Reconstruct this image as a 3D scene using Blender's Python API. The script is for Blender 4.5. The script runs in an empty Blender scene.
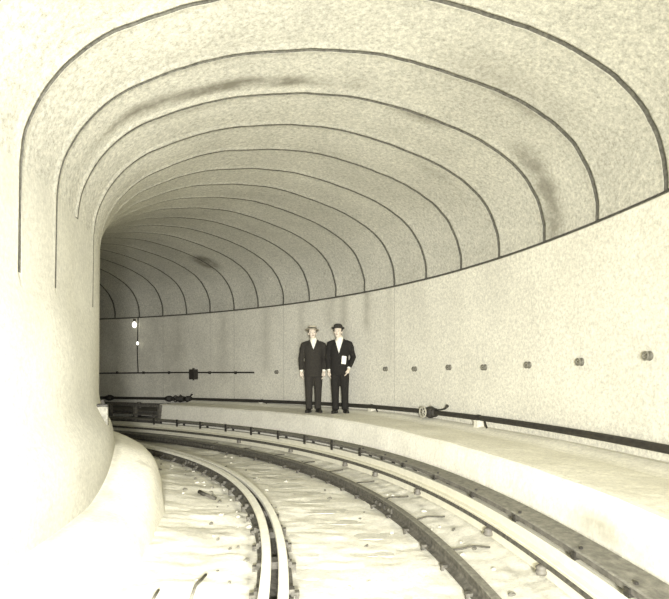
import bpy, bmesh, math, random
from mathutils import Vector, Matrix, noise
random.seed(7)
C = bpy.context.scene.collection
SC = 0.92
CZ = 1.42            # eye height of the camera above the running rail
DS = 0.92418         # spacing of the ring joints along the outer wall

# ------------------------------------------------------------------ plan curve of the outer wall
def kap(s):
    t = max(-1.0, min(15.2, s)) / SC / 10
    return KP[0] + KP[1]*t + KP[2]*t*t + KP[3]*t**3
KP = [v/SC for v in (0.059156, 0.089, -0.1745, 0.0750)]
KP = [0.0643, 0.0967, -0.1897, 0.0815]
ST = 0.02
S0, S1 = -9.0, 27.0
_h = 1.84469; _x, _y = 2.24454, 4.47081
fw = [(_x, _y, _h)]
x, y, h = _x, _y, _h; s = 0
while s < S1:
    h2 = h + kap(s + ST/2)*ST
    hm = (h + h2)/2
    x += math.cos(hm)*ST; y += math.sin(hm)*ST; h = h2; s += ST
    fw.append((x, y, h))
bw = []
x, y, h = _x, _y, _h; s = 0
while s > S0:
    h2 = h - kap(s - ST/2)*ST
    hm = (h + h2)/2
    x -= math.cos(hm)*ST; y -= math.sin(hm)*ST; h = h2; s -= ST
    bw.append((x, y, h))
CUR = bw[::-1] + fw
def cur(s):
    f = (s - S0)/ST
    i = max(0, min(len(CUR)-2, int(f))); t = f - i
    a, b = CUR[i], CUR[i+1]
    return tuple(a[k] + (b[k]-a[k])*t for k in range(3))
def at(s, n, z):
    """point at arc length s, n metres inward from the outer wall, z above the camera's eye level"""
    x, y, h = cur(s)
    return Vector((x - math.sin(h)*n, y + math.cos(h)*n, z + CZ))
def frame(s):
    x, y, h = cur(s)
    return Vector((math.cos(h), math.sin(h), 0)), Vector((-math.sin(h), math.cos(h), 0))
def lerp(a, b, t): return a + (b-a)*max(0, min(1, t))
def smooth(t):
    t = max(0, min(1, t)); return t*t*(3-2*t)

# ------------------------------------------------------------------ materials
def nodes(name):
    m = bpy.data.materials.new(name); m.use_nodes = True
    nt = m.node_tree; b = nt.nodes['Principled BSDF']
    return m, nt, b
def N(nt, t, **kw):
    n = nt.nodes.new(t)
    for k, v in kw.items():
        if k in n.inputs: n.inputs[k].default_value = v
        else: setattr(n, k, v)
    return n
def noise_mat(name, c1, c2, scale, rough=.85, metal=0, bump=.0, fine=None, fine_amt=.15, stain_shade=False, stain_shade_col=(.1,.095,.08), lines=False, detail=6):
    m, nt, b = nodes(name)
    tc = N(nt, 'ShaderNodeTexCoord')
    n1 = N(nt, 'ShaderNodeTexNoise', Scale=scale, Detail=detail, Roughness=.6)
    nt.links.new(tc.outputs['Object'], n1.inputs['Vector'])
    r = N(nt, 'ShaderNodeValToRGB')
    r.color_ramp.elements[0].position = .3; r.color_ramp.elements[1].position = .7
    r.color_ramp.elements[0].color = (*c1, 1); r.color_ramp.elements[1].color = (*c2, 1)
    nt.links.new(n1.outputs['Fac'], r.inputs['Fac'])
    col = r.outputs['Color']; h = n1.outputs['Fac']
    if fine:
        n2 = N(nt, 'ShaderNodeTexNoise', Scale=fine*.45, Detail=7.0, Roughness=.85)
        nt.links.new(tc.outputs['Object'], n2.inputs['Vector'])
        mr = N(nt, 'ShaderNodeMapRange'); mr.inputs['From Min'].default_value = .3; mr.inputs['From Max'].default_value = .7
        mr.inputs['To Min'].default_value = 1-fine_amt; mr.inputs['To Max'].default_value = 1+fine_amt*.6
        nt.links.new(n2.outputs['Fac'], mr.inputs['Value'])
        vm = N(nt, 'ShaderNodeVectorMath', operation='SCALE')
        nt.links.new(col, vm.inputs[0]); nt.links.new(mr.outputs[0], vm.inputs['Scale'])
        col = vm.outputs[0]; h = n2.outputs['Fac']
    if stain_shade:  # mask holds stains, plus shade painted into right wall and floor
        at_ = N(nt, 'ShaderNodeAttribute', attribute_name='stain_shade')
        n3 = N(nt, 'ShaderNodeTexNoise', Scale=5.0, Detail=5.0, Roughness=.7)
        nt.links.new(tc.outputs['Object'], n3.inputs['Vector'])
        mm = N(nt, 'ShaderNodeMapRange'); mm.inputs['From Min'].default_value = .15; mm.inputs['From Max'].default_value = .6
        nt.links.new(n3.outputs['Fac'], mm.inputs['Value'])
        mu = N(nt, 'ShaderNodeMath', operation='MULTIPLY')
        nt.links.new(mm.outputs[0], mu.inputs[0]); nt.links.new(at_.outputs['Fac'], mu.inputs[1])
        mx = N(nt, 'ShaderNodeMix', data_type='RGBA')
        nt.links.new(mu.outputs[0], mx.inputs['Factor']); nt.links.new(col, mx.inputs['A'])
        mx.inputs['B'].default_value = (*stain_shade_col, 1)
        col = mx.outputs['Result']
    nt.links.new(col, b.inputs['Base Color'])
    b.inputs['Roughness'].default_value = rough; b.inputs['Metallic'].default_value = metal
    if 'Specular IOR Level' in b.inputs: b.inputs['Specular IOR Level'].default_value = .25
    if bump:
        bp = N(nt, 'ShaderNodeBump', Strength=bump, Distance=.02)
        nt.links.new(h, bp.inputs['Height']); nt.links.new(bp.outputs['Normal'], b.inputs['Normal'])
    return m
def plain(name, c, rough=.7, metal=0, emit=None, es=1):
    m, nt, b = nodes(name)
    b.inputs['Base Color'].default_value = (*c, 1); b.inputs['Roughness'].default_value = rough; b.inputs['Metallic'].default_value = metal
    if emit: b.inputs['Emission Color'].default_value = (*emit, 1); b.inputs['Emission Strength'].default_value = es
    return m
M = {}
M['arch'] = noise_mat('arch_concrete', (.50,.487,.402), (.585,.57,.47), 1.3, .9, bump=.25, fine=60, fine_amt=.6, stain_shade=True, stain_shade_col=(.17,.16,.12))
M['wall'] = noise_mat('wall_concrete', (.66,.64,.53), (.76,.737,.61), 1.1, .9, bump=.2, fine=60, fine_amt=.48, stain_shade=True, stain_shade_col=(.30,.285,.22))
M['lwall'] = noise_mat('whitewashed_concrete', (.50,.487,.402), (.585,.57,.47), 1.3, .9, bump=.25, fine=60, fine_amt=.34, stain_shade=True, stain_shade_col=(.3,.28,.22))
M['joint'] = noise_mat('joint_filler', (.05,.048,.038), (.15,.145,.115), 30, .9, bump=.2)
M['fine_joint'] = noise_mat('hairline_joint', (.13,.125,.10), (.30,.29,.235), 9, .9)
M['walk'] = noise_mat('walkway_concrete', (.77,.748,.62), (.84,.815,.68), 1.4, .9, bump=.2, fine=55, fine_amt=.30, stain_shade=True, stain_shade_col=(.36,.34,.26))
M['floor'] = noise_mat('cement_ballast', (.74,.72,.60), (.84,.815,.68), 2.4, .95, bump=.5, fine=60, fine_amt=.30, stain_shade=True, stain_shade_col=(.16,.15,.115))
M['tie'] = noise_mat('dusty_tie', (.50,.487,.40), (.70,.68,.565), 9, .9, bump=.4, fine=60, fine_amt=.3)
M['iron'] = noise_mat('dark_iron', (.022,.02,.016), (.05,.046,.036), 18, .6, bump=.2)
M['rail'] = noise_mat('rail_steel', (.12,.115,.09), (.24,.23,.18), 22, .6, metal=0.0, bump=.15, fine=60, fine_amt=.4)
M['web'] = noise_mat('rail_web_rust', (.045,.042,.033), (.15,.141,.11), 25, .8, bump=.2)
M['head'] = noise_mat('polished_railhead', (.60,.585,.485), (.78,.76,.63), 20, .45, metal=.0, bump=.05)
M['pale'] = noise_mat('pale_contact_rail', (.62,.60,.47), (.74,.71,.56), 12, .6)
M['board'] = noise_mat('weathered_board', (.15,.143,.115), (.29,.28,.225), 16, .85, bump=.3, fine=70, fine_amt=.35)
M['porcelain'] = noise_mat('insulator_glaze', (.12,.11,.09), (.2,.19,.15), 10, .5)
M['timber'] = noise_mat('dark_timber', (.06,.056,.045), (.17,.16,.13), 14, .85, bump=.3)
M['suit_brown'] = noise_mat('charcoal_wool', (.022,.02,.016), (.042,.038,.03), 60, .95, bump=.2)
M['suit_black'] = noise_mat('black_wool', (.013,.012,.01), (.026,.024,.02), 60, .95, bump=.2)
M['skin'] = noise_mat('skin', (.60,.52,.41), (.66,.58,.46), 20, .6)
M['shirt'] = noise_mat('white_linen', (.80,.78,.64), (.84,.82,.68), 30, .8)
M['hair'] = noise_mat('dark_hair', (.02,.018,.015), (.05,.045,.035), 80, .7)
M['straw'] = noise_mat('straw', (.36,.33,.24), (.48,.44,.33), 90, .8, bump=.3)
M['felt'] = noise_mat('dark_felt', (.03,.028,.022), (.055,.05,.04), 60, .9)
M['leather'] = noise_mat('shoe_leather', (.014,.013,.01), (.03,.028,.022), 30, .4)
M['paper'] = plain('white_paper', (.85,.84,.70), .8)
M['bulb'] = plain('lit_bulb', (.9,.88,.75), .3, emit=(1,.98,.85), es=2.2)
M['socket'] = plain('brass_socket', (.08,.07,.05), .5)
M['eye'] = plain('eye_white', (.6,.58,.5), .4)
M['pupil'] = plain('pupil', (.01,.01,.01), .3)
M['lip'] = plain('lip', (.26,.15,.11), .6)
M['clay'] = noise_mat('grey_glazed_box', (.30,.285,.22), (.44,.42,.33), 14, .8, bump=.2)

# ------------------------------------------------------------------ helpers
def link(name, me, mats, parent=None, smooth_=True):
    o = bpy.data.objects.new(name, me); C.objects.link(o)
    for m in (mats if isinstance(mats, (list, tuple)) else [mats]): me.materials.append(m)
    if parent: o.parent = parent
    if smooth_: me.polygons.foreach_set('use_smooth', [True]*len(me.polygons))
    return o
def tag(o, label=None, cat=None, group=None, kind=None):
    if label: o['label'] = label
    if cat: o['category'] = cat
    if group: o['group'] = group
    if kind: o['kind'] = kind
    return o
def empty(name, loc, rz=0, **kw):
    o = bpy.data.objects.new(name, None); o.empty_display_size = .1; C.objects.link(o)
    o.location = loc; o.rotation_euler = (0, 0, rz)
    return tag(o, **kw)
class MB:
    def __init__(s): s.v = []; s.f = []; s.m = []
    def face(s, idx, m=0): s.f.append(idx); s.m.append(m)
    def box(s, c, dx, dy, dz, size, m=0):
        c = Vector(c); hx, hy, hz = [a/2 for a in size]; b = len(s.v)
        for i in (-1, 1):
            for j in (-1, 1):
                for k in (-1, 1): s.v.append(c + dx*hx*i + dy*hy*j + dz*hz*k)
        for q in ((0,1,3,2),(4,6,7,5),(0,4,5,1),(2,3,7,6),(0,2,6,4),(1,5,7,3)): s.face([b+i for i in q], m)
    def tube(s, pts, rad, seg=10, m=0, cap=True, flat=1.0):
        pts = [Vector(p) for p in pts]
        if not isinstance(rad, (list, tuple)): rad = [rad]*len(pts)
        b = len(s.v); up0 = None
        for i, p in enumerate(pts):
            t = (pts[min(i+1, len(pts)-1)] - pts[max(i-1, 0)])
            if t.length < 1e-9: t = Vector((0,0,1))
            t.normalize()
            if up0 is None:
                u = t.cross(Vector((0,0,1)));
                if u.length < .2: u = t.cross(Vector((0,1,0)))
            else:
                u = up0 - t*up0.dot(t)
            u.normalize(); w = t.cross(u); up0 = u
            for k in range(seg):
                a = 2*math.pi*k/seg
                s.v.append(p + u*math.cos(a)*rad[i] + w*math.sin(a)*rad[i]*flat)
        for i in range(len(pts)-1):
            for k in range(seg):
                k2 = (k+1) % seg
                s.face([b+i*seg+k, b+i*seg+k2, b+(i+1)*seg+k2, b+(i+1)*seg+k], m)
        if cap:
            s.face([b+k for k in range(seg)][::-1], m); s.face([b+(len(pts)-1)*seg+k for k in range(seg)], m)
    def loft(s, secs, seg=24, m=0):
        """secs: (x,y,z,rx,ry) horizontal ellipses"""
        b = len(s.v)
        for (x, y, z, rx, ry) in secs:
            for k in range(seg):
                a = 2*math.pi*k/seg
                s.v.append(Vector((x+math.cos(a)*rx, y+math.sin(a)*ry, z)))
        n = len(secs)
        for i in range(n-1):
            for k in range(seg):
                k2 = (k+1) % seg
                s.face([b+i*seg+k, b+i*seg+k2, b+(i+1)*seg+k2, b+(i+1)*seg+k], m)
        s.face([b+k for k in range(seg)][::-1], m); s.face([b+(n-1)*seg+k for k in range(seg)], m)
    def ball(s, c, r, seg=16, rings=10, m=0, rot=None):
        c = Vector(c); b = len(s.v)
        if not isinstance(r, (list, tuple)): r = (r, r, r)
        def P(v):
            v = Vector((v[0]*r[0], v[1]*r[1], v[2]*r[2]))
            return c + (rot @ v if rot else v)
        s.v.append(P((0,0,-1)))
        for i in range(1, rings):
            ph = -math.pi/2 + math.pi*i/rings
            for k in range(seg):
                a = 2*math.pi*k/seg
                s.v.append(P((math.cos(ph)*math.cos(a), math.cos(ph)*math.sin(a), math.sin(ph))))
        s.v.append(P((0,0,1))); top = len(s.v)-1
        for k in range(seg):
            k2 = (k+1) % seg
            s.face([b, b+1+k2, b+1+k], m)
            for i in range(rings-2):
                s.face([b+1+i*seg+k, b+1+i*seg+k2, b+1+(i+1)*seg+k2, b+1+(i+1)*seg+k], m)
            s.face([b+1+(rings-2)*seg+k, b+1+(rings-2)*seg+k2, top], m)
    def sweep(s, ss, prof, closed=True, mats=None, nz=None):
        """sweep a profile [(n,z)...] along the plan curve at arc lengths ss"""
        b = len(s.v); k = len(prof)
        for a in ss:
            dn, dz = nz(a) if nz else (0, 0)
            for (n, z) in prof: s.v.append(at(a, n+dn, z+dz))
        for i in range(len(ss)-1):
            for j in range(k if closed else k-1):
                j2 = (j+1) % k
                s.face([b+i*k+j, b+i*k+j2, b+(i+1)*k+j2, b+(i+1)*k+j], mats[j] if mats else 0)
        if closed:
            s.face([b+j for j in range(k)][::-1], 0); s.face([b+(len(ss)-1)*k+j for j in range(k)], 0)
    def mesh(s, name='m', origin=None):
        me = bpy.data.meshes.new(name)
        vv = [(v - origin) for v in s.v] if origin is not None else s.v
        me.from_pydata([tuple(v) for v in vv], [], s.f)
        me.polygons.foreach_set('material_index', s.m)
        bm = bmesh.new(); bm.from_mesh(me); bmesh.ops.recalc_face_normals(bm, faces=bm.faces); bm.to_mesh(me); bm.free()
        me.update(); return me
    def build(s, name, mats, parent=None, origin=None, sm=False):
        if origin is None and parent is None and s.v:
            lo = [min(v[i] for v in s.v) for i in range(3)]; hi = [max(v[i] for v in s.v) for i in range(3)]
            origin = Vector(((lo[0]+hi[0])/2, (lo[1]+hi[1])/2, lo[2]))
            o = link(name, s.mesh(name, origin), mats, None, sm); o.location = origin; return o
        o = link(name, s.mesh(name, origin), mats, parent, sm)
        if origin is not None and parent is None: o.location = origin
        return o
def rng(a, b, st):
    n = max(1, round((b-a)/st)); return [a + (b-a)*i/n for i in range(n+1)]
UP = Vector((0, 0, 1))

# ------------------------------------------------------------------ the tunnel shell
SPR = 1.60
ARCH = [(0,1.60),(0.0,1.72),(0.02,1.87),(0.1,2.09),(0.25,2.31),(0.46,2.48),(0.71,2.60),(0.97,2.69),(1.22,2.75),(1.47,2.79),(1.7,2.82),(1.93,2.84),(2.14,2.85),(2.35,2.85),(2.56,2.83),(2.76,2.8),(2.95,2.77),(3.14,2.72),(3.33,2.67),(3.51,2.62),(3.69,2.55),(3.87,2.47),(4.04,2.38),(4.21,2.28),(4.38,2.17),(4.53,2.03),(4.65,1.88),(4.75,1.7),(4.82,1.5),(4.845,1.3)]
def resample(pts, st):
    # Catmull-Rom through the points
    out = []
    for i in range(len(pts)-1):
        p0 = pts[max(0,i-1)]; p1 = pts[i]; p2 = pts[i+1]; p3 = pts[min(len(pts)-1,i+2)]
        L = math.hypot(p2[0]-p1[0], p2[1]-p1[1]); n = max(1, round(L/st))
        for k in range(n):
            t = k/n
            out.append(tuple(.5*((2*p1[j]) + (-p0[j]+p2[j])*t + (2*p0[j]-5*p1[j]+4*p2[j]-p3[j])*t*t + (-p0[j]+3*p1[j]-3*p2[j]+p3[j])*t**3) for j in (0,1)))
    out.append(pts[-1]); return out
def shell_s(a, b, st, joints=True, w=.028):
    out = []; jt = set()
    i0 = math.ceil(a/DS)-1
    cuts = []
    s = a
    k = math.floor(a/DS)
    vals = [a]
    while k*DS < b:
        c = k*DS
        if joints:
            for d in (-.11, -.045, -w, -w+.006, w-.006, w, .05): cuts.append(c+d)
        for q in rng(c+.12, c+DS-.14, st): cuts.append(q)
        k += 1
    cuts = sorted(c for c in cuts if a <= c <= b)
    return cuts
def joint_disp(s, w=.028):
    d = s - round(s/DS)*DS
    if abs(d) < w-.003: return -.007           # recessed
    if -.05 < d < -w+.003: return .009         # raised lip on the near side
    if w-.003 < d < .038: return .006
    return 0
def in_joint(s0, s1, w=.028):
    m = (s0+s1)/2; d = m - round(m/DS)*DS
    return abs(d) < w
def blob(s, n, items):
    v = 0
    for (cs, cn, rs, rn, a, sk) in items:
        ds = s - cs - sk*(n-cn)
        e = (ds/rs)**2 + ((n-cn)/rn)**2
        v = max(v, a*math.exp(-e**1.5))
    return v
def shell(name, sv, prof, norms, mats, joint_idx, stain_fn, wob=.012, jfilter=None, disp=True):
    """prof: list (n,z), norms: inward unit vectors in (n,z)"""
    V = []; F = []; MI = []; ST_ = []
    k = len(prof)
    for s in sv:
        for j, (n, z) in enumerate(prof):
            d = joint_disp(s) if (disp and (not jfilter or jfilter(round(s/DS), z))) else 0
            dn, dz = norms[j]
            ph = round(s/DS)
            js = (wob*1.5*noise.noise(Vector((ph*3.7, n*1.3, z*1.3))) + .012*noise.noise(Vector((ph*2.1, n*7, z*7)))) * (1 if abs(s-ph*DS) < .12 else 0)
            rip = .006*noise.noise(Vector((s*.9, n*.9, z*.9+5)))
            nn_ = lerp(n, min(n, 4.76), smooth((s-1.6)/2.0)) if jfilter else n - .085*smooth((s-1.6)/2.0)*smooth((n-3.2)/1.5)
            V.append(at(s+js, nn_ + dn*(d+rip), z + dz*(d+rip)))
            ST_.append(stain_fn(s, n, z))
    for i in range(len(sv)-1):
        for j in range(k-1):
            F.append((i*k+j, i*k+j+1, (i+1)*k+j+1, (i+1)*k+j))
            a = 0
            if in_joint(sv[i], sv[i+1]) and (not jfilter or jfilter(round(sv[i]/DS), prof[j][1])): a = joint_idx
            MI.append(a)
    me = bpy.data.meshes.new(name)
    lo = at(0, 2.4, -1.5)
    me.from_pydata([tuple(v-lo) for v in V], [], F)
    me.polygons.foreach_set('material_index', MI)
    att = me.attributes.new('stain_shade', 'FLOAT', 'POINT'); att.data.foreach_set('value', ST_)
    o = link(name, me, mats, None, True); o.location = lo
    return tag(o, kind='structure')
def norms_of(prof):
    out = []
    for i in range(len(prof)):
        a = prof[max(0,i-1)]; b = prof[min(len(prof)-1,i+1)]
        tx, tz = b[0]-a[0], b[1]-a[1]; L = math.hypot(tx, tz) or 1
        out.append((tz/L, -tx/L))      # right wall going up: tangent (0,1) -> inward (+n)
    return out
SA, SB = -8.0, 25.0
prof = resample(ARCH, .07)
ceil_st = [(1.48,4.3,.12,.35,1.3,0),(1.52,3.75,.12,.5,1.3,.0),(1.55,3.1,.08,.4,1.3,0),(1.98,3.9,.07,.35,.5,0),(1.9,1.65,.09,.35,.7,0),
           (1.60,.36,.18,.26,.8,0),(1.64,.12,.19,.20,.8,0),(1.66,.02,.17,.10,.8,0),(11.05,.86,.28,.26,2.2,0),(1.55,2.45,.06,.15,.6,0),(.7,1.4,.3,.5,.25,0),(1.0,.9,.05,.3,.5,0),(3.0,1.0,.1,.4,.4,0),(3.6,2.2,.08,.5,.35,0)]
def ceil_stain(s, n, z):
    g = .22*max(0, noise.noise(Vector((s*1.1, n*.6, z*.6)))+.15)
    return min(1, blob(s, n, ceil_st) + g)
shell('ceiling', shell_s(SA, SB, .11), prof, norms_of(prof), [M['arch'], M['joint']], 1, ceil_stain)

# right (outer) wall with the spring-line groove on top
rw = [(0.0,-1.62),(0.0,-1.3),(0.0,-.95)] + [(0.0,z) for z in rng(-.80, 1.50, .1)] + [(0.0,1.555),(0.018,1.562),(0.018,1.578),(-.02,1.582),(-.02,1.60),(0,1.604)]
rn = [(1,0)]*len(rw)
seam = {6:.6, 10:.5, 12:.6, 15:.5, 13:.3}
def wall_stain_shade(s, n, z):
    v = 0
    for (cs, z0, z1, w, a) in ((7.15,.6,1.55,.16,.55),(6.4,.9,1.55,.10,.7),(5.7,.2,1.5,.10,.3),(8.6,.5,1.5,.1,.4),(9.9,0,1.5,.14,.4),(11.5,-.2,1.5,.2,.35),(13.3,-.5,1.5,.3,.35),(7.6,1.0,1.55,.2,.4)):
        if z0-.3 < z: v = max(v, a*math.exp(-((s-cs)/w)**2)*smooth((z-z0+.3)/.5))
    v += .16*max(0, noise.noise(Vector((s*1.5, z*.5, 3)))+.1)
    v += .5*smooth((s-9)/7)*(.5+.5*noise.noise(Vector((s*2, z*1.2, 9))))  # darker towards the far end: light falloff painted into the colour
    if 1.556 < z: v = .6
    return min(1, v)
V_sv = shell_s(SA, SB, .11)
V = []; F = []; MI = []; ST_ = []; k = len(rw)
for s in V_sv:
    w = .028; ph = round(s/DS); d = abs(s-ph*DS)
    for (n, z) in rw:
        sj = s
        if ph in seam and d <= w+.001: sj = ph*DS + (s-ph*DS)*.22*seam[ph]
        rec = 0 if (ph in seam and d < w-.003 and z < 1.55) else 0
        V.append(at(sj, n+rec+.004*noise.noise(Vector((s, z, 1))), z)); ST_.append(wall_stain_shade(s, n, z))
for i in range(len(V_sv)-1):
    ph = round((V_sv[i]+V_sv[i+1])/2/DS)
    for j in range(k-1):
        F.append((i*k+j, i*k+j+1, (i+1)*k+j+1, (i+1)*k+j))
        m = 0
        if ph in seam and in_joint(V_sv[i], V_sv[i+1]) and rw[j][1] < 1.55: m = 2
        if 1.56 < rw[j][1] < 1.603: m = 1
        MI.append(m)
me = bpy.data.meshes.new('wall_right'); org = at(0, 2.4, -1.5)
me.from_pydata([tuple(v-org) for v in V], [], F); me.polygons.foreach_set('material_index', MI)
me.attributes.new('stain_shade', 'FLOAT', 'POINT').data.foreach_set('value', ST_)
o = link('wall_right', me, [M['wall'], M['joint'], M['fine_joint']]); o.location = org; tag(o, kind='structure')

# left (inner) wall: joints stop part way down, the foot swells outward
def footz(s): return lerp(-.99, -.74, smooth((s-.6)/2.9))
lw = [(4.845, z) for z in rng(1.3, .62, .09)] + [(4.83,.52),(4.81,.44),(4.79,.3),(4.77,.1),(4.77,-.1),(4.765,-.22),(4.745,-.32),(4.70,-.42),(4.655,-.51),(4.63,-.60),(4.62,-.72),(4.62,-.9),(4.62,-1.1),(4.62,-1.5)]
def lw_tone(s, n, z):
    v = 0
    if z > .2: v = smooth((z-.2)/.8)*.22*max(0, noise.noise(Vector((s*1.1, n*.6, z*.6)))+.15)
    f = footz(s)
    if z < -.7: v = max(v, .5*math.exp(-((z-f)/.08)**2))  # darker line along the foot, at ledge height
    v = max(v, .35*math.exp(-((s-.6)/.25)**2-((z+.75)/.12)**2))
    return v
shell('wall_left', shell_s(SA, SB, .11), lw, [(-1,0)]*len(lw), [M['lwall'], M['joint']], 1, lw_tone, wob=.006,
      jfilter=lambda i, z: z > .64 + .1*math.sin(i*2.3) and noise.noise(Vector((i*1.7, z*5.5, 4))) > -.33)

# floor: concrete-caked ballast between walkway and ledge
def ground(n, s=0):
    P = [(-.1,-1.45),(1.2,-1.46),(1.6,-1.525),(1.95,-1.555),(2.4,-1.545),(3.0,-1.475),(3.36,-1.435),(3.8,-1.375),(4.2,-1.30),(4.7,-1.28)]
    for i in range(len(P)-1):
        if n <= P[i+1][0]:
            t = (n-P[i][0])/(P[i+1][0]-P[i][0]); return P[i][1] + (P[i+1][1]-P[i][1])*max(0,t)
    return P[-1][1]
RO, RI, RG = 1.956, 3.372, 3.262      # outer rail, inner rail, guard rail
def floor_z(s, n):
    z = ground(n)
    a = .022*noise.noise(Vector((s*2.1, n*2.1, 0))) + .013*noise.noise(Vector((s*7, n*7, 3))) + .008*noise.noise(Vector((s*19, n*19, 5)))
    return z + a
fs = rng(-5.0, SB, .05); fn = rng(-.1, 4.7, .045)
V = []; F = []; ST_ = []
fl_st = [(3.4,3.72,.18,.14,.9,0),(1.3,3.85,.3,.25,.35,0),(.4,3.85,.25,.2,.3,0),(5.6,3.65,.5,.12,.5,0),(5.0,2.5,.12,.45,.5,0),(3.7,2.7,.05,.4,.6,0),(4.4,2.75,.04,.45,.5,0)]
for s in fs:
    for n in fn:
        V.append(at(s, n, floor_z(s, n)))
        v = blob(s, n, fl_st)
        for (r, w, a) in ((RI+.11,.025,.8),(RG-.10,.025,.85),(RO-.10,.03,.35),(RO+.10,.03,.35),(1.56,.04,.5)):  # dark lines along the rail feet; guard rail's base shadow is painted in
            v = max(v, a*math.exp(-((n-r)/w)**2)*(.55+.9*noise.noise(Vector((s*6, r, 2)))))
        v = max(v, .75*smooth((s-8.5)/4))  # far floor darkened in colour to carry the fading light
        v += .3*max(0, noise.noise(Vector((s*5, n*5, 8)))-.1)
        ST_.append(max(0, min(1, v)))
k = len(fn)
for i in range(len(fs)-1):
    for j in range(k-1): F.append((i*k+j, (i+1)*k+j, (i+1)*k+j+1, i*k+j+1))
me = bpy.data.meshes.new('floor'); me.from_pydata([tuple(v-org) for v in V], [], F)
me.attributes.new('stain_shade', 'FLOAT', 'POINT').data.foreach_set('value', ST_)
o = link('floor', me, M['floor']); o.location = org; tag(o, kind='structure')

# ------------------------------------------------------------------ concrete walkway along the outer wall
WEND = 12.55
wp = [(-.02,-1.6),(-.02,-.785),(.35,-.79),(.7,-.79),(1.04,-.793),(1.09,-.80),(1.12,-.83),(1.14,-1.0),(1.16,-1.2),(1.18,-1.42),(1.18,-1.6)]
wps = resample(wp, .08)
def wdz(s): return lerp(-.045, 0, smooth((s-2.5)/3.5))
ws = rng(-5.0, WEND, .08)
V = []; F = []; ST_ = []; k = len(wps)
for s in ws:
    for (n, z) in wps:
        a = .010*noise.noise(Vector((s*1.7, n*2, z*3))) + .004*noise.noise(Vector((s*9, n*9, z*9)))
        V.append(at(s, n + (a if z < -.85 else 0), z + wdz(s) + (a if z > -.9 and n > .1 else 0)))
        v = .9*math.exp(-((s+.75)/.5)**2 - ((z+1.02)/.11)**2) + .25*max(0, noise.noise(Vector((s*2.2, z*4+n*3, 11))))
        v = max(v, .3*math.exp(-((s-7.4)/.7)**2)*math.exp(-((z+.88)/.07)**2))
        ST_.append(max(0, min(1, v)))
for i in range(len(ws)-1):
    for j in range(k-1): F.append((i*k+j, i*k+j+1, (i+1)*k+j+1, (i+1)*k+j))
F.append([j for j in range(k)][::-1]); F.append([(len(ws)-1)*k+j for j in range(k)])
me = bpy.data.meshes.new('concrete_walkway'); o_ = at(0, .5, -1.5); me.from_pydata([tuple(v-o_) for v in V], [], F)
bm = bmesh.new(); bm.from_mesh(me); bmesh.ops.recalc_face_normals(bm, faces=bm.faces); bm.to_mesh(me); bm.free()
me.attributes.new('stain_shade', 'FLOAT', 'POINT').data.foreach_set('value', ST_)
o = link('concrete_walkway', me, M['walk'], None, False); o.location = o_
tag(o, 'raised white concrete walkway along the foot of the right wall, under the two men', 'walkway')

# rounded concrete ledge at the foot of the left wall
ls = rng(-5.0, 16.0, .1)
V = []; F = []; ST_ = []; k = None
for s in ls:
    zf = footz(s)
    pr = resample([(4.66, zf+.012),(4.60, zf-.002),(4.5, zf-.03),(4.4, zf-.065),(4.31, zf-.12),(4.25, zf-.20),(4.215, zf-.30),(4.19, zf-.42),(4.17,-1.5)], .045)
    if k is None: k = len(pr)
    pr = pr[:k] + [pr[-1]]*(k-len(pr))
    for (n, z) in pr:
        a = .02*noise.noise(Vector((s*1.6, n*3, z*3))) + .006*noise.noise(Vector((s*8, n*8, z*8)))
        V.append(at(s, n + a, z + a*.7))
        v = .55*math.exp(-((n-4.61)/.025)**2) + .2*max(0, noise.noise(Vector((s*3, n*5, z*5))))  # darker line where the ledge meets the wall
        v = max(v, .9*math.exp(-((s-2.6)/.07)**2-((n-4.36)/.06)**2), .5*math.exp(-((s-1.25)/.25)**2-((n-4.55)/.06)**2))
        ST_.append(max(0, min(1, v)))
for i in range(len(ls)-1):
    for j in range(k-1): F.append((i*k+j, (i+1)*k+j, (i+1)*k+j+1, i*k+j+1))
me = bpy.data.meshes.new('concrete_ledge'); o_ = at(0, 4.4, -1.4); me.from_pydata([tuple(v-o_) for v in V], [], F)
bm = bmesh.new(); bm.from_mesh(me); bmesh.ops.recalc_face_normals(bm, faces=bm.faces); bm.to_mesh(me); bm.free()
me.attributes.new('stain_shade', 'FLOAT', 'POINT').data.foreach_set('value', ST_)
o = link('concrete_ledge', me, M['walk']); o.location = o_
tag(o, 'low rounded white concrete ledge along the foot of the left wall', 'ledge')

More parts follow.
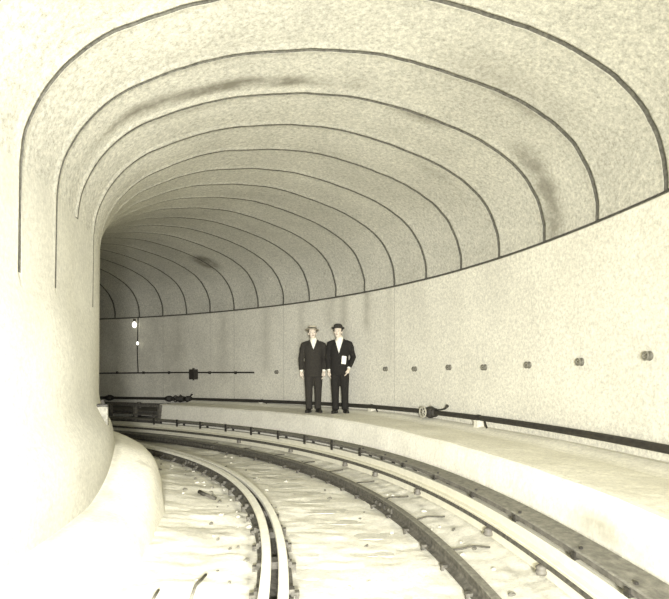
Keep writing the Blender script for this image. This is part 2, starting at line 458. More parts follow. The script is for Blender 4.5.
# ------------------------------------------------------------------ track
TS = .58
tie_s = []
s = -2.2
while s < 17.0: tie_s.append(s + random.uniform(-.03,.03)); s += TS
tie_me = None
for i, s in enumerate(tie_s):
    t, nn = frame(s)
    n0, n1 = 1.24, 3.86 + random.uniform(-.08,.05)
    a, b = at(s, n0, -1.61), at(s, n1, -1.455)
    mb = MB(); steps = 14
    w = .20
    ring = []
    for q in range(steps+1):
        u = q/steps; n = n0 + (n1-n0)*u
        zt = lerp(-1.535, -1.545, min(1, (n-n0)/.7)) if n < RO else lerp(-1.545, -1.405, (n-RO)/(RI-RO)) if n < RI else -1.405 + .006*(n-RI) 
        zt -= .042
        for (ds, dz) in ((-w/2,-.16),(-w/2,-.012),(-w/2+.014,0),(w/2-.014,0),(w/2,-.012),(w/2,-.16)):
            P = at(s, n, zt+dz) + t*(ds + .006*noise.noise(Vector((s*9, n*4, ds*9))))
            P.z += .004*noise.noise(Vector((s*5, n*6, ds*30)))
            mb.v.append(P)
    for q in range(steps):
        for j in range(6):
            j2 = (j+1) % 6; mb.face([q*6+j, q*6+j2, (q+1)*6+j2, (q+1)*6+j])
    mb.face(list(range(6))); mb.face([steps*6+j for j in range(6)])
    o = mb.build('railroad_tie', M['tie'])
    tag(o, 'squared cross tie sunk in the pale ballast under the curving rails', 'tie', 'cross ties under the track')

def rail_prof(n, ztop, tilt=0):
    P = [(-.062,-.127),(-.062,-.117),(-.020,-.105),(-.008,-.090),(-.008,-.050),(-.014,-.041),(-.032,-.034),(-.032,-.008),(-.026,0),(.026,0),(.032,-.008),(.032,-.034),(.014,-.041),(.008,-.050),(.008,-.090),(.020,-.105),(.062,-.117),(.062,-.127)]
    return [(n+a, ztop+b) for a, b in P]
def zr(n): return lerp(-1.418, -1.28, (n-RO)/(RI-RO)) if True else 0
rs = rng(-2.9, 17.5, .1)
def rail(n, name, label, mats, mi):
    mb = MB(); mb.sweep(rs, rail_prof(n, zr(n)), True, mi)
    o = mb.build(name, mats, None, at(0, n, zr(n)-.127)); return tag(o, label, 'rail')
mi_dark = [1]*17 + [1]; mi = [1]*18
for j in (8,): mi[j] = 0
mi_out = [1]*18
for j in (7,8,9): mi_out[j] = 0
r1 = rail(RO, 'running_rail', 'long dark steel running rail on the outside of the curve', [M['rail'], M['web']], mi_out)
mi_in = [1]*18
for j in (7,8,9,10): mi_in[j] = 0
r2 = rail(RI, 'running_rail', 'bright topped steel running rail on the inside of the curve, beside the left ledge', [M['head'], M['web']], mi_in)
r3 = rail(RG, 'guard_rail', 'pale guard rail set close beside the inner running rail, across the narrow dark gap', [M['head'], M['web']], mi_in)
def at_child(mb, name, mats, root, sm=False):
    """build with vertices in world space but parented: subtract root location"""
    me_ = mb.mesh(name, Vector(root.location)); return link(name, me_, mats, root, sm)
# spikes / clips as parts on the inner rails and the outer rail
for (root, n, sides) in ((r2, RI, (1,)), (r3, RG, (-1,)), (r1, RO, (-1, 1))):
    for s in tie_s:
        if s > 8.5 or s < -1.8: continue
        t, nn = frame(s)
        for sd in sides:
            mb = MB(); z = zr(n)-.108
            mb.box(at(s, n+sd*.072, z+.004), t, nn, UP, (.045,.05,.022)); mb.box(at(s, n+sd*.085, z-.02), t, nn, UP, (.022,.022,.06))
            if n != RO: mb.box(at(s, n+sd*.05, z+.025) , t, nn, UP, (.06,.035,.03))
            at_child(mb, 'rail_spike', M['web'], root)
# joint bars
for (root, n, ss_) in ((r1, RO, (2.2, 9.2)), (r2, RI, (.9, 6.3)), (r3, RG, (3.1,))):
    for s in ss_:
        mb = MB()
        side = (-1, 1) if n == RO else ((1,) if n == RI else (-1,))
        for sd in side:
            P = [(n+sd*.010, zr(n)-.100),(n+sd*.030, zr(n)-.098),(n+sd*.026, zr(n)-.070),(n+sd*.030, zr(n)-.046),(n+sd*.010, zr(n)-.042)]
            mb.sweep(rng(s-.3, s+.3, .1), P)
            for q in (-.22,-.08,.08,.22):
                t, nn = frame(s+q); mb.box(at(s+q, n+sd*.036, zr(n)-.07), t, nn, UP, (.03,.022,.03))
        at_child(mb, 'joint_bar', M['web'], root)
# filler blocks in the flangeway between inner rail and guard
for s in rng(-1.7, 8.3, .87):
    t, nn = frame(s); mb = MB(); mb.box(at(s, (RI+RG)/2, zr(RG)-.075), t, nn, UP, (.11,.09,.05))
    mb.tube([at(s, RI-.02, zr(RG)-.07), at(s, RG-.05, zr(RG)-.07)], .014, 8)
    at_child(mb, 'filler_block', M['web'], r3)

# ------------------------------------------------------------------ third rail with its protection board
tr = empty('third_rail', at(0, 1.36, -1.5), label='third rail sheltered by a grey timber board, between outer running rail and walkway', cat='third rail')
ts_ = rng(-2.4, 16.4, .1)
TN = 1.375
mb = MB(); mb.sweep(ts_, [(TN-.055,-1.345),(TN-.055,-1.335),(TN-.012,-1.325),(TN-.012,-1.29),(TN-.034,-1.283),(TN-.034,-1.235),(TN+.034,-1.235),(TN+.034,-1.283),(TN+.014,-1.29),(TN+.014,-1.325),(TN+.058,-1.335),(TN+.058,-1.345)])
at_child(mb, 'conductor_rail', M['pale'], tr)['label'] = 'pale conductor rail'
# face of the supporting kerb plank (pale) 
mb = MB(); mb.sweep(ts_, [(TN-.06,-1.47),(TN-.06,-1.345),(TN+.085,-1.345),(TN+.085,-1.385),(TN+.06,-1.40),(TN+.06,-1.47)], True, [0,0,1,1,0,0])
at_child(mb, 'support_plank', [M['pale'], M['web']], tr)
mb = MB()
mb.sweep(ts_, [(1.235,-1.178),(1.235,-1.135),(1.43,-1.135),(1.445,-1.142),(1.445,-1.178)], True, [0,0,0,1,1])
at_child(mb, 'protection_board', [M['board'], M['timber']], tr)['label'] = 'weathered grey timber board'
bs = [12.24,11.3,10.36,9.34,8.34,7.3,6.3,5.3,4.3,3.55,2.88,1.94,.96,.04,-.9,-1.5]
for s in bs:
    t, nn = frame(s); mb = MB()
    big = s > 3.8
    mb.box(at(s, 1.452, -1.175), t, nn, UP, (.04,.012,.05) if not big else (.045,.02,.16 if s > 5 else .12))
    mb.box(at(s, 1.27, -1.27), t, nn, UP, (.05,.025,.20))
    mb.box(at(s, 1.36, -1.186), t, nn, UP, (.05,.20,.016))
    mb.tube([at(s, 1.40, -1.137), at(s, 1.40, -1.122)], .014, 6)
    at_child(mb, 'bracket', M['iron'], tr)
for s in (8.8,6.8,4.8,3.75,2.4,.55,-.45,-1.6):
    mb = MB(); mb.loft([]) if False else None
    c = at(s, 1.46, -1.42)
    pts = [(0,.055),(.02,.062),(.035,.045),(.05,.058),(.065,.035)]
    mb.tube([c + UP*(a-.03) for a, _ in pts], [r*.75 for _, r in pts], 12)
    at_child(mb, 'insulator', M['porcelain'], tr, True)

# bonding wires curving from third rail feet across to the running rail
for i, s in enumerate((9.5,8.2,6.9,5.75,4.7,3.6,2.5,1.45,.35)):
    pts = []
    for q in range(13):
        u = q/12; n = lerp(1.53, 1.87, u); ds = -.02 - .10*math.sin(u*math.pi/2)**1.2 + .02*math.sin(9*u+i)
        pts.append(at(s+ds*-1, n, ground(n) + .022 + .012*math.sin(u*math.pi)))
    mb = MB(); mb.tube(pts, [.008]*12+[.006], 7)
    o = mb.build('bonding_wire', M['web'], sm=True)
    tag(o, 'thin dark bonding wire curving from the third rail foot to the outer running rail', 'wire', 'bonding wires beside the outer running rail')

# ------------------------------------------------------------------ pipe along the wall foot
def pz(s): return -.650 if s < 6 else lerp(-.650, -.735, (s-6)/9)
PN, PR = .105, .039
pipe_s = rng(-3.5, 17.5, .1)
pipe = empty('wall_pipe', at(0, PN, -.815), label='long dark iron pipe running low along the right wall behind the men', cat='pipe')
mb = MB(); mb.tube([at(s, PN, pz(s)) for s in pipe_s], PR, 14)
at_child(mb, 'pipe_run', M['iron'], pipe, True)
for s in (15.8, 13.5, 12.75):
    t, nn = frame(s); c = at(s, PN, pz(s)); mb = MB()
    r = .078 if s > 10 else .058
    mb.tube([c-t*.10, c-t*.10, c+t*.10, c+t*.10], [.044, r*.85, r*.85, .044], 14)
    mb.tube([c-t*.03, c+t*.03], r*1.1, 14)
    at_child(mb, 'coupling', M['iron'], pipe, True)
# hydrant valve by the men
def valve(s, label):
    t, nn = frame(s); c = at(s, PN, pz(s)); mb = MB()
    mb.tube([c-t*.13, c-t*.12, c-t*.10, c-t*.10, c+t*.10, c+t*.10, c+t*.12, c+t*.13], [.044,.075,.075,.055,.055,.075,.075,.044], 16)
    mb.ball(c, (.095,.095,.10)); mb.tube([c, c+nn*.13], .035, 12); mb.tube([c+nn*.12, c+nn*.15], .045, 12)
    v = at_child(mb, 'valve_body', M['iron'], pipe, True)
    if label: v['label'] = label
    mb = MB(); mb.tube([c, c+UP*.12], .016, 8)
    cw = c + nn*.16 + UP*.01; rw_ = .085
    ring = [cw + (t*math.cos(a) + UP*math.sin(a))*rw_ for a in [2*math.pi*i/20 for i in range(21)]]
    mb.tube(ring, .013, 8, cap=False); mb.tube([cw-nn*.03, cw+nn*.015], .02, 8)
    for a in (.3, 1.35, 2.4): mb.tube([cw-(t*math.cos(a)+UP*math.sin(a))*rw_, cw+(t*math.cos(a)+UP*math.sin(a))*rw_], .009, 6)
    w = link('handwheel', mb.mesh('handwheel', Vector(pipe.location)), M['clay'] if label else M['iron'], v, True)
    mb = MB(); mb.tube([c+t*-.10+UP*.04, c+t*-.30+UP*.06, c+t*-.38+UP*.08, c+t*-.44+UP*.13], [.012,.012,.016,.028], 8)
    link('lever', mb.mesh('lever', Vector(pipe.location)), M['iron'], v, True)
valve(4.36, 'hydrant valve with a pale worn handwheel'); valve(13.05, None)
# pipe supports standing on the walkway
for s, lab in ((8.14,'small concrete pipe support behind the legs of the men'),(6.1,'short pale pipe support just right of the men'),(5.88,None),(3.12,'tall pale concrete pipe support, right of the hydrant valve'),(9.9,'low pipe support on the far part of the walkway, left of the men')):
    t, nn = frame(s); mb = MB(); z0 = -.787 + wdz(s); z1 = pz(s)-.012
    if lab is None: continue
    c = at(s, PN, z0); H = z1 - z0
    k = len(mb.v)
    for (w, d, z) in ((.10,.13,0),(.095,.12,.02),(.085,.11,H*.75),(.10,.13,H*.8),(.10,.13,H-.02)):
        for (i, j) in ((-1,-1),(1,-1),(1,1),(-1,1)): mb.v.append(c + t*w/2*i + nn*d/2*j + UP*z)
    for r in range(4):
        for q in range(4): mb.face([k+r*4+q, k+r*4+(q+1)%4, k+(r+1)*4+(q+1)%4, k+(r+1)*4+q])
    mb.face([k,k+3,k+2,k+1]); mb.face([k+16,k+17,k+18,k+19])
    o = mb.build('pipe_support', M['wall']); tag(o, lab, 'pipe support')
    mb = MB()
    mb.tube([at(s-.005, PN, pz(s)) - t*.02, at(s+.005, PN, pz(s)) + t*.02], PR+.008, 14)
    at_child(mb, 'pipe_clamp', M['iron'], pipe)
    mb = MB(); mb.tube([at(s-.16, PN+.02, pz(s)-.02), at(s-.26, PN+.05, -.765)], .014, 6)
    at_child(mb, 'pipe_brace', M['iron'], pipe)

# ------------------------------------------------------------------ wall anchors, conduit, lamps
desc = {0:'iron anchor eye on the right wall, nearest the right edge of the picture',1:'iron anchor eye on the right wall, second from the right edge',2:'iron anchor eye on the right wall, third from the right edge',3:'iron anchor eye on the right wall above the first bare pipe stretch',4:'iron anchor eye on the wall just right of above the hydrant valve',5:'iron anchor eye on the wall just left of above the hydrant valve',6:'iron anchor eye on the wall beside the vertical seam, nearest the men',7:'small iron anchor on the wall left of the men, past the conduit end'}
for i, (s, v, d) in enumerate(((.2,356,4.66),(1.18,362,5.59),(2.14,365,6.48),(3.10,367.4,7.34),(3.98,367.4,8.09),(4.92,369,8.86),(5.78,369,9.53),(9.46,372,12.03))):
    z = (372.5-v)*d/508.6; t, nn = frame(s); c = at(s, 0, z); mb = MB()
    mb.tube([c-nn*.01, c+nn*.012], .045, 12); mb.tube([c, c+nn*.05], .012, 8)
    ring = [c + nn*.05 + (t*math.cos(a) + UP*math.sin(a))*.034 for a in [2*math.pi*k/14 for k in range(15)]]
    mb.tube(ring, .011, 8, cap=False)
    o = mb.build('wall_anchor', M['rail'], None, c, True)
    tag(o, desc[i], 'wall anchor', 'wall anchors')
cd = empty('conduit', at(13, .03, 0), label='thin dark conduit along the far wall at head height, left of the men', cat='conduit')
mb = MB(); cs = rng(10.3, 18.5, .1); mb.tube([at(s, .03, .0 if s < 13 else -.02*(s-13)/3) for s in cs], .020, 8)
at_child(mb, 'conduit_run', M['iron'], cd, True)
for s in (11.0, 12.0, 13.6, 14.6, 15.6):
    t, nn = frame(s); mb = MB(); mb.box(at(s, .028, -.005), t, nn, UP, (.03,.06,.075)); at_child(mb, 'clip', M['iron'], cd)
t, nn = frame(12.56); c = at(12.56, .09, -.05); mb = MB()
mb.box(c, t, nn, UP, (.19,.13,.27)); mb.box(c+UP*.0+nn*.07, t, nn, UP, (.16,.02,.23)); mb.tube([c+UP*.13, c+UP*.17], .03, 10); mb.tube([c-UP*.16, c-UP*.13], .025, 8)
o = mb.build('junction_box', M['iron']); tag(o, 'black junction box mounted on the far wall conduit', 'junction box')
# lamp cord with two bulbs
s = 14.78; t, nn = frame(s); top = at(s, .05, 1.57); bot = at(s, .05, 0.0)
lamp = empty('cord_lamp', at(s, .05, 0), label='dark lamp cord with two bright bulbs hanging on the far wall', cat='lamp')
mb = MB(); mb.tube([top, at(s, .06, 1.2), at(s+.02, .06, .6), bot], .014, 8); at_child(mb, 'cord', M['iron'], lamp, True)
def bulb(c, r, up):
    mb = MB(); mb.ball(c, (r*.85,r*.85,r*1.25), 14, 10); mb.tube([c+UP*r*1.0, c+UP*r*1.9], r*.35, 10)
    b = at_child(mb, 'light_bulb', M['bulb'], lamp, True)
    mb = MB(); mb.tube([c+UP*r*1.3, c+UP*r*2.4], r*.5, 10)
    link('socket', mb.mesh('socket', Vector(lamp.location)), M['socket'], b, True)
bulb(at(s+.05, .13, 1.36), .07, 1); bulb(at(s-.06, .12, .83), .04, 1)

# small box on the left wall at the turn
s = 2.65; t, nn = frame(s); mb = MB(); c = at(s, 4.67, -.45)
w = empty('wall_box', c - UP*.13, label='small upright grey box fixed low on the left wall at the turn', cat='box')
mb.box(at(s, 4.72, -.44), t, nn, UP, (.14,.09,.26)); at_child(mb, 'box_body', M['board'], w)
mb = MB(); mb.box(at(s-.08, 4.72, -.44), t, nn, UP, (.02,.07,.22)); mb.box(at(s, 4.67, -.44), t, nn, UP, (.11,.02,.23)); at_child(mb, 'cover', M['board'], w)
mb = MB(); mb.box(at(s, 4.71, -.31), t, nn, UP, (.14,.10,.02)); mb.tube([at(s, 4.70, -.30), at(s, 4.71, -.26)], .016, 8); at_child(mb, 'cap', M['iron'], w)

# ------------------------------------------------------------------ dark rack of posts beyond the walkway end
rk = empty('post_rack', at(14, .9, -1.45), label='low dark rack of posts and rails beyond the far end of the walkway', cat='rack')
for s, n in ((12.45,1.16),(13.45,1.16),(14.45,1.16),(15.45,1.16),(13.0,.5),(14.2,.5)):
    mb = MB(); t, nn = frame(s); mb.box(at(s, n, -1.14), t, nn, UP, (.075,.075,.66)); at_child(mb, 'post', M['timber'], rk)
for z, n, h_ in ((-.84,1.16,.05),(-1.06,1.16,.035),(-1.25,1.16,.035),(-.85,.5,.04),(-1.1,.5,.04)):
    mb = MB(); mb.sweep(rng(12.4, 16.5, .1), [(n-.03,z-h_/2),(n-.03,z+h_/2),(n+.03,z+h_/2),(n+.03,z-h_/2)]); at_child(mb, 'rail_bar', M['timber'], rk)
mb = MB(); mb.sweep(rng(12.4, 16.5, .1), [(.0,-1.02),(.0,-.97),(1.0,-.99),(1.0,-1.02)]); at_child(mb, 'shelf', M['timber'], rk)
for i, (s, n, w_, h_, lab) in enumerate(((12.85,.75,.5,.36,'dark wooden crate on the floor just past the walkway end'),(13.7,.8,.6,.28,'long dark wooden crate beneath the far rack, left of the other crate'))):
    t, nn = frame(s); mb = MB(); z0 = -1.45
    mb.box(at(s, n, z0+h_/2), t, nn, UP, (w_,.34,h_))
    for q in (-.4,0,.4): mb.box(at(s, n+.175, z0+h_/2) + t*w_*q, t, nn, UP, (.05,.02,h_))
    for q in (.2,.8): mb.box(at(s, n+.185, z0+h_*q), t, nn, UP, (w_,.015,.05))
    tag(mb.build('crate', M['timber']), lab, 'crate')

# ------------------------------------------------------------------ scraps left on the ground
def scrap(name, pts, r, mat, label, cat):
    mb = MB(); mb.tube(pts, r, 8); tag(mb.build(name, mat, sm=True), label, cat)
def G(s, n, dz=.015): return at(s, n, floor_z(s, n)+dz)
scrap('iron_rod', [G(3.62,3.78), G(3.4,3.74), G(3.2,3.66)], .022, M['web'], 'short dark bent iron rod lying left of the inner rail', 'rod')
scrap('iron_rod', [G(-.62,3.80,.01), G(-.30,3.80,.02), G(-.02,3.765,.02)], .010, M['rail'], 'straight grey rod in the foreground ballast, the right one of the pair', 'rod')
scrap('iron_rod', [G(-.66,4.0,.01), G(-.42,3.995,.02)], .009, M['rail'], 'straight grey rod in the foreground ballast, the shorter left one of the pair', 'rod')
# loose stones along the rails
stones = []
for i in range(110):
    q = random.random()
    s = random.uniform(-1.2, 8.5)
    n = random.choice((random.uniform(3.5,4.0), random.uniform(3.45,3.7), random.uniform(2.1,3.1), random.uniform(1.6,1.9)))
    r = random.uniform(.010,.026)
    mb = MB(); mb.ball((0,0,0), (r*random.uniform(.8,1.3), r*random.uniform(.7,1.1), r*random.uniform(.5,.8)), 8, 6)
    for v in mb.v: v += Vector((noise.noise(v*40+Vector((i,0,0))), noise.noise(v*40+Vector((0,i,0))), noise.noise(v*40+Vector((0,0,i)))))*r*.5
    c = at(s, n, floor_z(s, n)+r*.25)
    o = link('stone', mb.mesh('stone'), M['tie'] if q < .6 else M['rail'], None, False); o.location = c; o.rotation_euler = (0,0,random.uniform(0,6))
    tag(o, 'loose lump of pale stone lying on the ballast beside the rails', 'stone', 'loose stones along the track')

# ------------------------------------------------------------------ people
def remeshed(mb, name, voxel, mat, parent, smooth_it=4, factor=.5):
    me = mb.mesh(name); o = bpy.data.objects.new(name, me); C.objects.link(o)
    m = o.modifiers.new('r', 'REMESH'); m.mode = 'VOXEL'; m.voxel_size = voxel; m.use_smooth_shade = True
    if smooth_it:
        m2 = o.modifiers.new('s', 'SMOOTH'); m2.iterations = smooth_it; m2.factor = factor
    dg = bpy.context.evaluated_depsgraph_get(); dg.update()
    me2 = bpy.data.meshes.new_from_object(o.evaluated_get(dg))
    bpy.data.objects.remove(o); bpy.data.meshes.remove(me)
    me2.name = name; me2.materials.clear()
    return link(name, me2, mat, parent)
def R3(ax, a): return Matrix.Rotation(a, 3, ax)
def hand(mb, w, d, side, curl=.5, palm_n=None):
    """w wrist point, d direction of the hand, side +1 when the thumb leaves towards +x"""
    d = d.normalized(); fwd = Vector((0,-1,0)); fwd = (fwd - d*fwd.dot(d)).normalized()   # thumb side = forward
    out = d.cross(fwd).normalized()*side                                                   # towards the back of the hand
    def P(a, b, c): return w + d*a + fwd*b + out*c
    mb.tube([P(-.03,0,0), P(.01,0,0), P(.05,.002,0), P(.095,.002,-.004)], [.026,.028,.038,.037], 12, flat=.55)
    for i, (b, L) in enumerate(((.030,.072),(.010,.082),(-.011,.076),(-.031,.060))):
        pts = []; a = .088; c = -.002; ang = .1
        p = P(a-.02, b, c); pts.append(p)
        p = P(a, b*1.05, c); pts.append(p)
        for q in range(3):
            ang += curl*(.45+.1*i*.3)
            st = L*(.42,.32,.26)[q]
            p = p + (d*math.cos(ang) - out*math.sin(ang))*st; pts.append(p)
        mb.tube(pts, [.0095,.0098,.0090,.0082,.0065], 8)
    tp = [P(.02,.022,-.004), P(.045,.042,-.012), P(.070,.054,-.022), P(.094,.056,-.032)]
    mb.tube(tp, [.013,.0125,.0105,.008], 8)
def limb(mb, pts, rads, seg=16, flat=1.0): mb.tube(pts, rads, seg, flat=flat)
def person(loc, rz, label, suit, P, lean=0):
    root = empty('person', loc, rz, label=label, cat='person')
    W = P['w']; sh = P['sh']; HT = P['head']        # half shoulder width, shoulder height, head centre (Vector)
    hr = P['head_rot']
    # --- body, one continuous surface
    b = MB()
    hx, hy, hz = P['hip']
    b.loft([(hx,hy,.78,.13,.095),(hx,hy,.86,.155,.105),(hx*.9,hy,.98,.14,.095),(hx*.5,hy*.5,1.10,.135,.09),(0,0,1.24,.155,.10),(0,.0,1.34,.165,.10),(0,.01,sh+.0,.135,.075),(0,.012,sh+.05,.065,.058)])
    nb = Vector((0,.012,sh+.01)); 
    b.tube([nb, nb+(HT-nb)*.45, HT+Vector((0,.01,-.03))], [.062,.055,.058], 14)
    H = lambda x, y, z: HT + hr @ Vector((x, y, z))
    b.ball(HT + hr @ Vector((0,.012,.025)), (.077,.096,.095), 20, 14, rot=hr)
    b.ball(H(0,-.018,-.045), (.060,.068,.072), 18, 12, rot=hr)
    b.ball(H(0,-.045,-.088), (.033,.030,.026), 12, 8, rot=hr)       # chin
    b.tube([H(0,-.082,.018), H(0,-.100,-.012), H(0,-.108,-.026), H(0,-.088,-.034)], [.009,.012,.015,.010], 8)   # nose
    for sx in (-1, 1):
        b.ball(H(sx*.078,.012,-.008), (.012,.020,.032), 10, 8, rot=hr)
        b.ball(H(sx*.034,-.062,-.022), (.024,.020,.020), 10, 8, rot=hr)        # cheek
        b.tube([H(sx*.014,-.083,.024), H(sx*.035,-.082,.030), H(sx*.055,-.068,.024)], [.008,.010,.007], 8)   # brow
    for k in ('L', 'R'):
        sx = -1 if k == 'L' else 1
        S, E, Wr = P['arm'+k]; hd = P['handdir'+k]
        limb(b, [Vector((sx*.10,.01,sh-.03)), S, (S+E)/2, E, (E+Wr)/2, Wr], [.06,.060,.050,.042,.038,.027], 14)
        hand(b, Wr + (Wr-E).normalized()*.012, hd, -sx, P.get('curl', .5))
        Hp, Kn, An = P['leg'+k]
        limb(b, [Hp, (Hp+Kn)/2, Kn, Kn+(An-Kn)*.35, An], [.095,.080,.058,.055,.038], 16)
        ft = P['foot'+k]
        b.tube([An+Vector((0,.02,-.02)), An+ft*.06+Vector((0,0,-.05)), An+ft*.15+Vector((0,0,-.062)), An+ft*.2+Vector((0,0,-.065))], [.038,.038,.036,.022], 12)
    body = remeshed(b, 'body', .006, M['skin'], root, 3, .4)
    # eyes and mouth as features of the face
    for sx in (-1, 1):
        mb = MB(); mb.ball(H(sx*.032,-.078,.008), .0125, 12, 8); e = link('eye', mb.mesh('eye'), M['eye'], root, True)
        mb = MB(); mb.ball(H(sx*.032,-.088,.008), .0055, 10, 6); link('pupil', mb.mesh('pupil'), M['pupil'], e, True)
    mb = MB(); mb.tube([H(-.024,-.079,-.058), H(0,-.088,-.056), H(.024,-.079,-.058)], [.003,.0065,.003], 8); link('mouth', mb.mesh('mouth'), M['lip'], root, True)
    # hair round the back and sides
    mb = MB(); mb.ball(H(0,.030,.034), (.084,.092,.088), 20, 14, rot=hr); mb.ball(H(0,.045,-.02), (.074,.070,.07), 16, 10, rot=hr)
    for sx in (-1, 1): mb.tube([H(sx*.074,-.018,.03), H(sx*.076,-.016,-.005)], [.012,.007], 8)
    remeshed(mb, 'hair', .008, M['hair'], root, 2)
    # --- trousers
    mb = MB()
    mb.loft([(hx,hy,.76,.135,.105),(hx,hy,.86,.165,.118),(hx*.8,hy,1.0,.15,.105),(hx*.5,hy,1.06,.145,.10)])
    for k in ('L', 'R'):
        Hp, Kn, An = P['leg'+k]; low = An + Vector((0,-.012,-.02))
        mb.tube([Hp+Vector((0,0,.03)), Hp, (Hp+Kn)/2, Kn, (Kn+low)/2, low+Vector((0,0,.06)), low+Vector((0,0,.0))], [.098,.102,.092,.076,.068,.068,.070], 20)
    tr_ = remeshed(mb, 'trousers', .010, suit, root, 3)
    # --- jacket
    mb = MB(); cx = hx*.7
    mb.loft([(cx,hy,P['hem'],.182,.132),(cx,hy,P['hem']+.10,.182,.132),(cx*.9,hy*.9,.98,.176,.124),(cx*.5,hy*.5,1.08,.170,.120),(0,0,1.20,.188,.126),(0,0,1.31,.198,.126),(0,.006,sh-.025,.165,.104),(0,.012,sh+.018,.115,.085),(0,.016,sh+.05,.085,.075)], 30)
    for k in ('L', 'R'):
        sx = -1 if k == 'L' else 1
        S, E, Wr = P['arm'+k]
        mb.tube([Vector((sx*.10,.01,sh-.035)), S+Vector((0,0,.0)), S+(E-S)*.3, (S+E)/2, E, (E+Wr)/2, Wr-(Wr-E).normalized()*.02], [.07,.079,.077,.064,.055,.050,.044], 18)
    jk = remeshed(mb, 'jacket', .009, suit, root, 4)
    me = jk.data; bm = bmesh.new(); bm.from_mesh(me)
    vx, vb, vt = P['vneck']       # V centre x, bottom z, half width at the top
    kill = [v for v in bm.verts if v.co.y < -.01 and v.co.z > vb and abs(v.co.x - vx) < vt*min(1, (v.co.z-vb)/(sh+.03-vb))]
    bmesh.ops.delete(bm, geom=kill, context='VERTS'); bm.to_mesh(me); bm.free(); me.update()
    sol = jk.modifiers.new('thick', 'SOLIDIFY'); sol.thickness = .006; sol.offset = -1
    # --- shirt with collar
    mb = MB(); mb.loft([(cx,0,.95,.150,.105),(0,0,1.10,.150,.106),(0,0,1.22,.168,.112),(0,0,1.32,.172,.110),(0,.008,sh-.02,.145,.090),(0,.012,sh+.02,.085,.070),(0,.004,sh+.05,.068,.066),(0,0,sh+.075,.064,.064)], 24)
    shirt = remeshed(mb, 'shirt', .009, M['shirt'], root, 2)
    mb = MB()
    for sx in (-1, 1):
        a = Vector((sx*.006,-.070,sh+.055)); 
        mb.tube([Vector((sx*.060,-.01,sh+.08)), Vector((sx*.04,-.056,sh+.068)), a, Vector((sx*.03,-.088,sh+.022))], [.008,.010,.009,.005], 8, flat=1.6)
    link('collar', mb.mesh('collar'), M['shirt'], shirt, True)
    # lapels along the V
    for sx in (-1, 1):
        mb = MB(); k0 = 0
        pts = []
        for q in range(9):
            u = q/8; z = vb + (sh+.02-vb)*u
            yy = -(.132 - .052*smooth((z-1.28)/(sh+.03-1.28)))*1.0
            xi = vx + sx*vt*u; wdt = .012 + .042*math.sin(min(1, u*1.15)*math.pi*.78)
            xo = xi + sx*wdt
            pts.append((Vector((xi, yy, z)), Vector((xo, yy + .5*(abs(xo)**2)/.2, z - .01))))
        for (a, c) in pts: mb.v += [a, c, c+Vector((0,-.008,0)), a+Vector((0,-.009,0))]
        for q in range(8):
            for r in range(4):
                r2 = (r+1) % 4; mb.face([q*4+r, q*4+r2, (q+1)*4+r2, (q+1)*4+r])
        mb.face([0,1,2,3]); mb.face([32,33,34,35])
        link('lapel', mb.mesh('lapel'), suit, jk, False)
    for z in (vb-.03, vb-.13, vb-.23):
        mb = MB(); yy = -.137; mb.tube([Vector((vx+.004,yy+.004,z)), Vector((vx+.004,yy-.008,z))], .011, 10); link('button', mb.mesh('button'), M['iron'], jk, True)
    # cuffs
    for k in ('L', 'R'):
        S, E, Wr = P['arm'+k]; u = (Wr-E).normalized()
        mb = MB(); mb.tube([Wr-u*.05, Wr+u*.0], [.034,.034], 14); link('shirt_cuff', mb.mesh('shirt_cuff'), M['shirt'], shirt, True)
    # shoes
    for k in ('L', 'R'):
        Hp, Kn, An = P['leg'+k]; ft = P['foot'+k]; g = Vector((An.x, An.y, 0))
        mb = MB()
        mb.tube([An+Vector((0,.02,.03)), An+Vector((0,.015,-.03))], [.045,.048], 14)
        mb.tube([g-ft*.05+UP*.042, g+UP*.045, g+ft*.08+UP*.042, g+ft*.15+UP*.036, g+ft*.205+UP*.028, g+ft*.23+UP*.022], [.034,.042,.042,.044,.036,.018], 14)
        mb.box(g+ft*.03+UP*.015, ft, UP.cross(ft), UP, (.20,.062,.024))
        s_ = remeshed(mb, 'shoe', .006, M['leather'], root, 3)
        for v in s_.data.vertices: v.co.z = max(0.001, v.co.z)
        mb = MB(); mb.box(g-ft*.045+UP*.012, ft, UP.cross(ft), UP, (.06,.064,.024)); mb.box(g+ft*.12+UP*.006, ft, UP.cross(ft), UP, (.15,.075,.010)); link('sole', mb.mesh('sole'), M['leather'], s_, False)
    return root, H, hr
def lathe(mb, prof, T, seg=32, m=0, sy=1.0):
    b = len(mb.v); k = len(prof)
    for (r, z) in prof:
        for q in range(seg):
            a = 2*math.pi*q/seg; mb.v.append(T(Vector((r*math.cos(a), r*sy*math.sin(a), z))))
    for i in range(k-1):
        for q in range(seg):
            q2 = (q+1) % seg; mb.face([b+i*seg+q, b+i*seg+q2, b+(i+1)*seg+q2, b+(i+1)*seg+q], m)
VV = Vector
LP = dict(w=.2, sh=1.395, head=VV((-.022,-.012,1.572)), head_rot=R3('Y', -.06) @ R3('Z', .12), hip=(.0,0,0), hem=.70,
          armL=(VV((-.180,.012,1.325)), VV((-.245,.02,1.06)), VV((-.235,-.035,.815))), armR=(VV((.180,.012,1.325)), VV((.238,.03,1.06)), VV((.205,-.045,.82))),
          handdirL=VV((.06,-.12,-1)), handdirR=VV((-.05,-.15,-1)),
          legL=(VV((-.085,0,.84)), VV((-.09,-.012,.46)), VV((-.085,.012,.085))), legR=(VV((.085,0,.84)), VV((.088,-.018,.46)), VV((.085,.01,.085))),
          footL=VV((-.22,-.97,0)).normalized(), footR=VV((.26,-.96,0)).normalized(), vneck=(.0,1.24,.062))
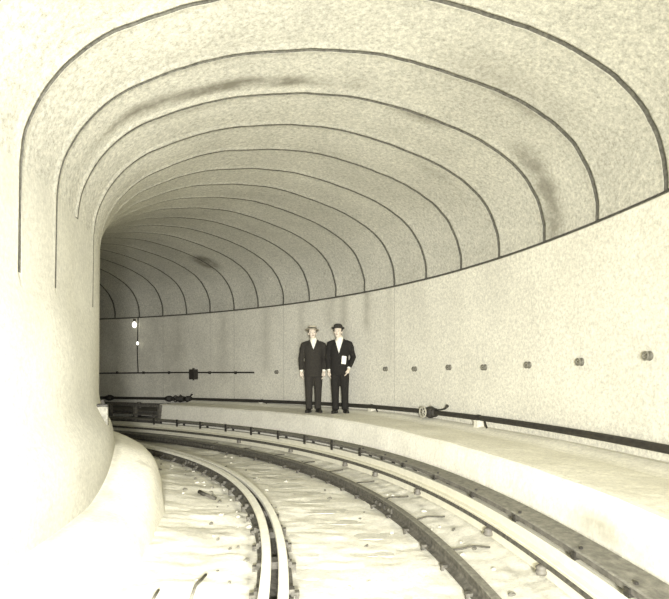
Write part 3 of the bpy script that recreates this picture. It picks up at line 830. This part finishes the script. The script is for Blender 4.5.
RP = dict(w=.2, sh=1.405, head=VV((-.035,-.012,1.585)), head_rot=R3('Y', .03) @ R3('Z', -.18), hip=(.0,0,0), hem=.74,
          armL=(VV((-.180,.012,1.335)), VV((-.232,.04,1.07)), VV((-.205,.0,.83))), armR=(VV((.180,.012,1.335)), VV((.262,.05,1.09)), VV((.175,-.155,.865))),
          handdirL=VV((.03,-.1,-1)), handdirR=VV((-.25,-.25,-.85)),
          legL=(VV((-.085,0,.84)), VV((-.088,-.012,.46)), VV((-.08,.012,.085))), legR=(VV((.085,0,.84)), VV((.098,-.018,.46)), VV((.105,.01,.085))),
          footL=VV((-.20,-.97,0)).normalized(), footR=VV((.24,-.96,0)).normalized(), vneck=(-.012,1.16,.078))
def wloc(u, d): return Vector(((u-409.6)/508.6*d, d, CZ-.790))
pl, Hl, hrl = person(wloc(313.5, 10.12), .18, 'man in a charcoal suit and pale boater hat, arms hanging, left of the two', M['suit_brown'], LP)
pr_, Hr, hrr = person(wloc(339.8, 9.93), .10, 'man in black suit and dark hat, wide white shirt front, right of the two', M['suit_black'], RP)
# hats (worn, so they move with the wearer)
def hat_T(H, tilt):
    R = R3('X', tilt[0]) @ R3('Y', tilt[1])
    return lambda v: H(*(R @ v + Vector((0, .006, .062))))
T = hat_T(Hl, (-.10, .10))
mb = MB(); lathe(mb, [(.074,.0),(.135,-.003),(.139,.002),(.135,.007),(.087,.008),(.086,.065),(.082,.074),(.001,.078)], T, sy=1.15)
ht = link('hat', mb.mesh('hat'), M['straw'], pl, False); ht['label'] = 'pale straw boater'
mb = MB(); lathe(mb, [(.0875,.009),(.0895,.010),(.0895,.040),(.0875,.041)], T, sy=1.15); link('hat_band', mb.mesh('hat_band'), M['felt'], ht, False)
T = hat_T(Hr, (-.05, -.05))
mb = MB(); lathe(mb, [(.074,-.004),(.105,-.006),(.122,.004),(.128,.016),(.124,.018),(.108,.008),(.088,.006),(.088,.040),(.080,.068),(.058,.088),(.03,.094),(.001,.095)], T, sy=1.18)
ht = link('hat', mb.mesh('hat'), M['felt'], pr_, True); ht['label'] = 'dark round hat'
mb = MB(); lathe(mb, [(.0885,.007),(.0905,.008),(.0895,.030),(.0875,.031)], T, sy=1.18); link('hat_band', mb.mesh('hat_band'), M['leather'], ht, False)
# folded white paper tucked under the right man's forearm
mb = MB()
c = Vector((.085,-.155,1.03))
R_ = R3('Z', .25) @ R3('Y', .12) @ R3('X', -.12)
ex, ey, ez = R_ @ Vector((1,0,0)), R_ @ Vector((0,1,0)), R_ @ Vector((0,0,1))
mb.box(c, ex, ey, ez, (.085,.004,.155)); mb.box(c+ey*-.006, ex, ey, ez, (.083,.004,.150)); mb.box(c+ex*-.042+ey*-.003, ex, ey, ez, (.006,.012,.15))
o = link('folded_paper', mb.mesh('folded_paper', c), M['paper'], None, False)
o.matrix_world = Matrix.Translation(wloc(339.8, 9.93)) @ Matrix.Rotation(.10, 4, 'Z') @ Matrix.Translation(c)
tag(o, 'folded white paper held at the waist of the right hand man', 'paper')

# ------------------------------------------------------------------ light: photographer's flash behind the camera, added fill lights, faint ambient
def area(name, loc, target, size, power, col=(1,.988,.985), spread=120):
    L = bpy.data.lights.new(name, 'AREA'); L.shape = 'DISK'; L.size = size; L.energy = power; L.color = col
    o = bpy.data.objects.new(name, L); C.objects.link(o); o.location = loc
    L.spread = math.radians(spread)
    o.rotation_euler = (Vector(target)-Vector(loc)).to_track_quat('-Z', 'Y').to_euler(); return o
area('flash_lamp', at(-6.3, 2.5, .1), at(6.0, 1.9, .1), .4, 240, spread=80)
area('broad_fill', at(-5.4, 2.6, -.3), at(3.5, 2.3, -.5), .5, 330, spread=170)  # added broad fill for the near tunnel
area('side_fill', at(-4.7, 2.2, .1), at(1.6, 4.8, -.1), .4, 75, spread=90)  # added fill that whitens the left wall
w = bpy.data.worlds.new('world'); bpy.context.scene.world = w; w.use_nodes = True
w.node_tree.nodes['Background'].inputs[0].default_value = (1, .99, .93, 1); w.node_tree.nodes['Background'].inputs[1].default_value = .12

# ------------------------------------------------------------------ camera
cam = bpy.data.cameras.new('camera'); co = bpy.data.objects.new('camera', cam); C.objects.link(co)
co.location = (0, 0, CZ); co.rotation_euler = (math.pi/2, 0, 0)
cam.sensor_width = 36; cam.lens = 508.6/669*36
cam.shift_x = (334.5-409.6)/669; cam.shift_y = (372.5-299.5)/669
cam.clip_start = .05; cam.clip_end = 100
bpy.context.scene.camera = co
sc = bpy.context.scene
sc.view_settings.view_transform = 'Standard'; sc.view_settings.look = 'None'; sc.view_settings.gamma = 1; sc.view_settings.exposure = -0.12
sc.view_settings.use_curve_mapping = False
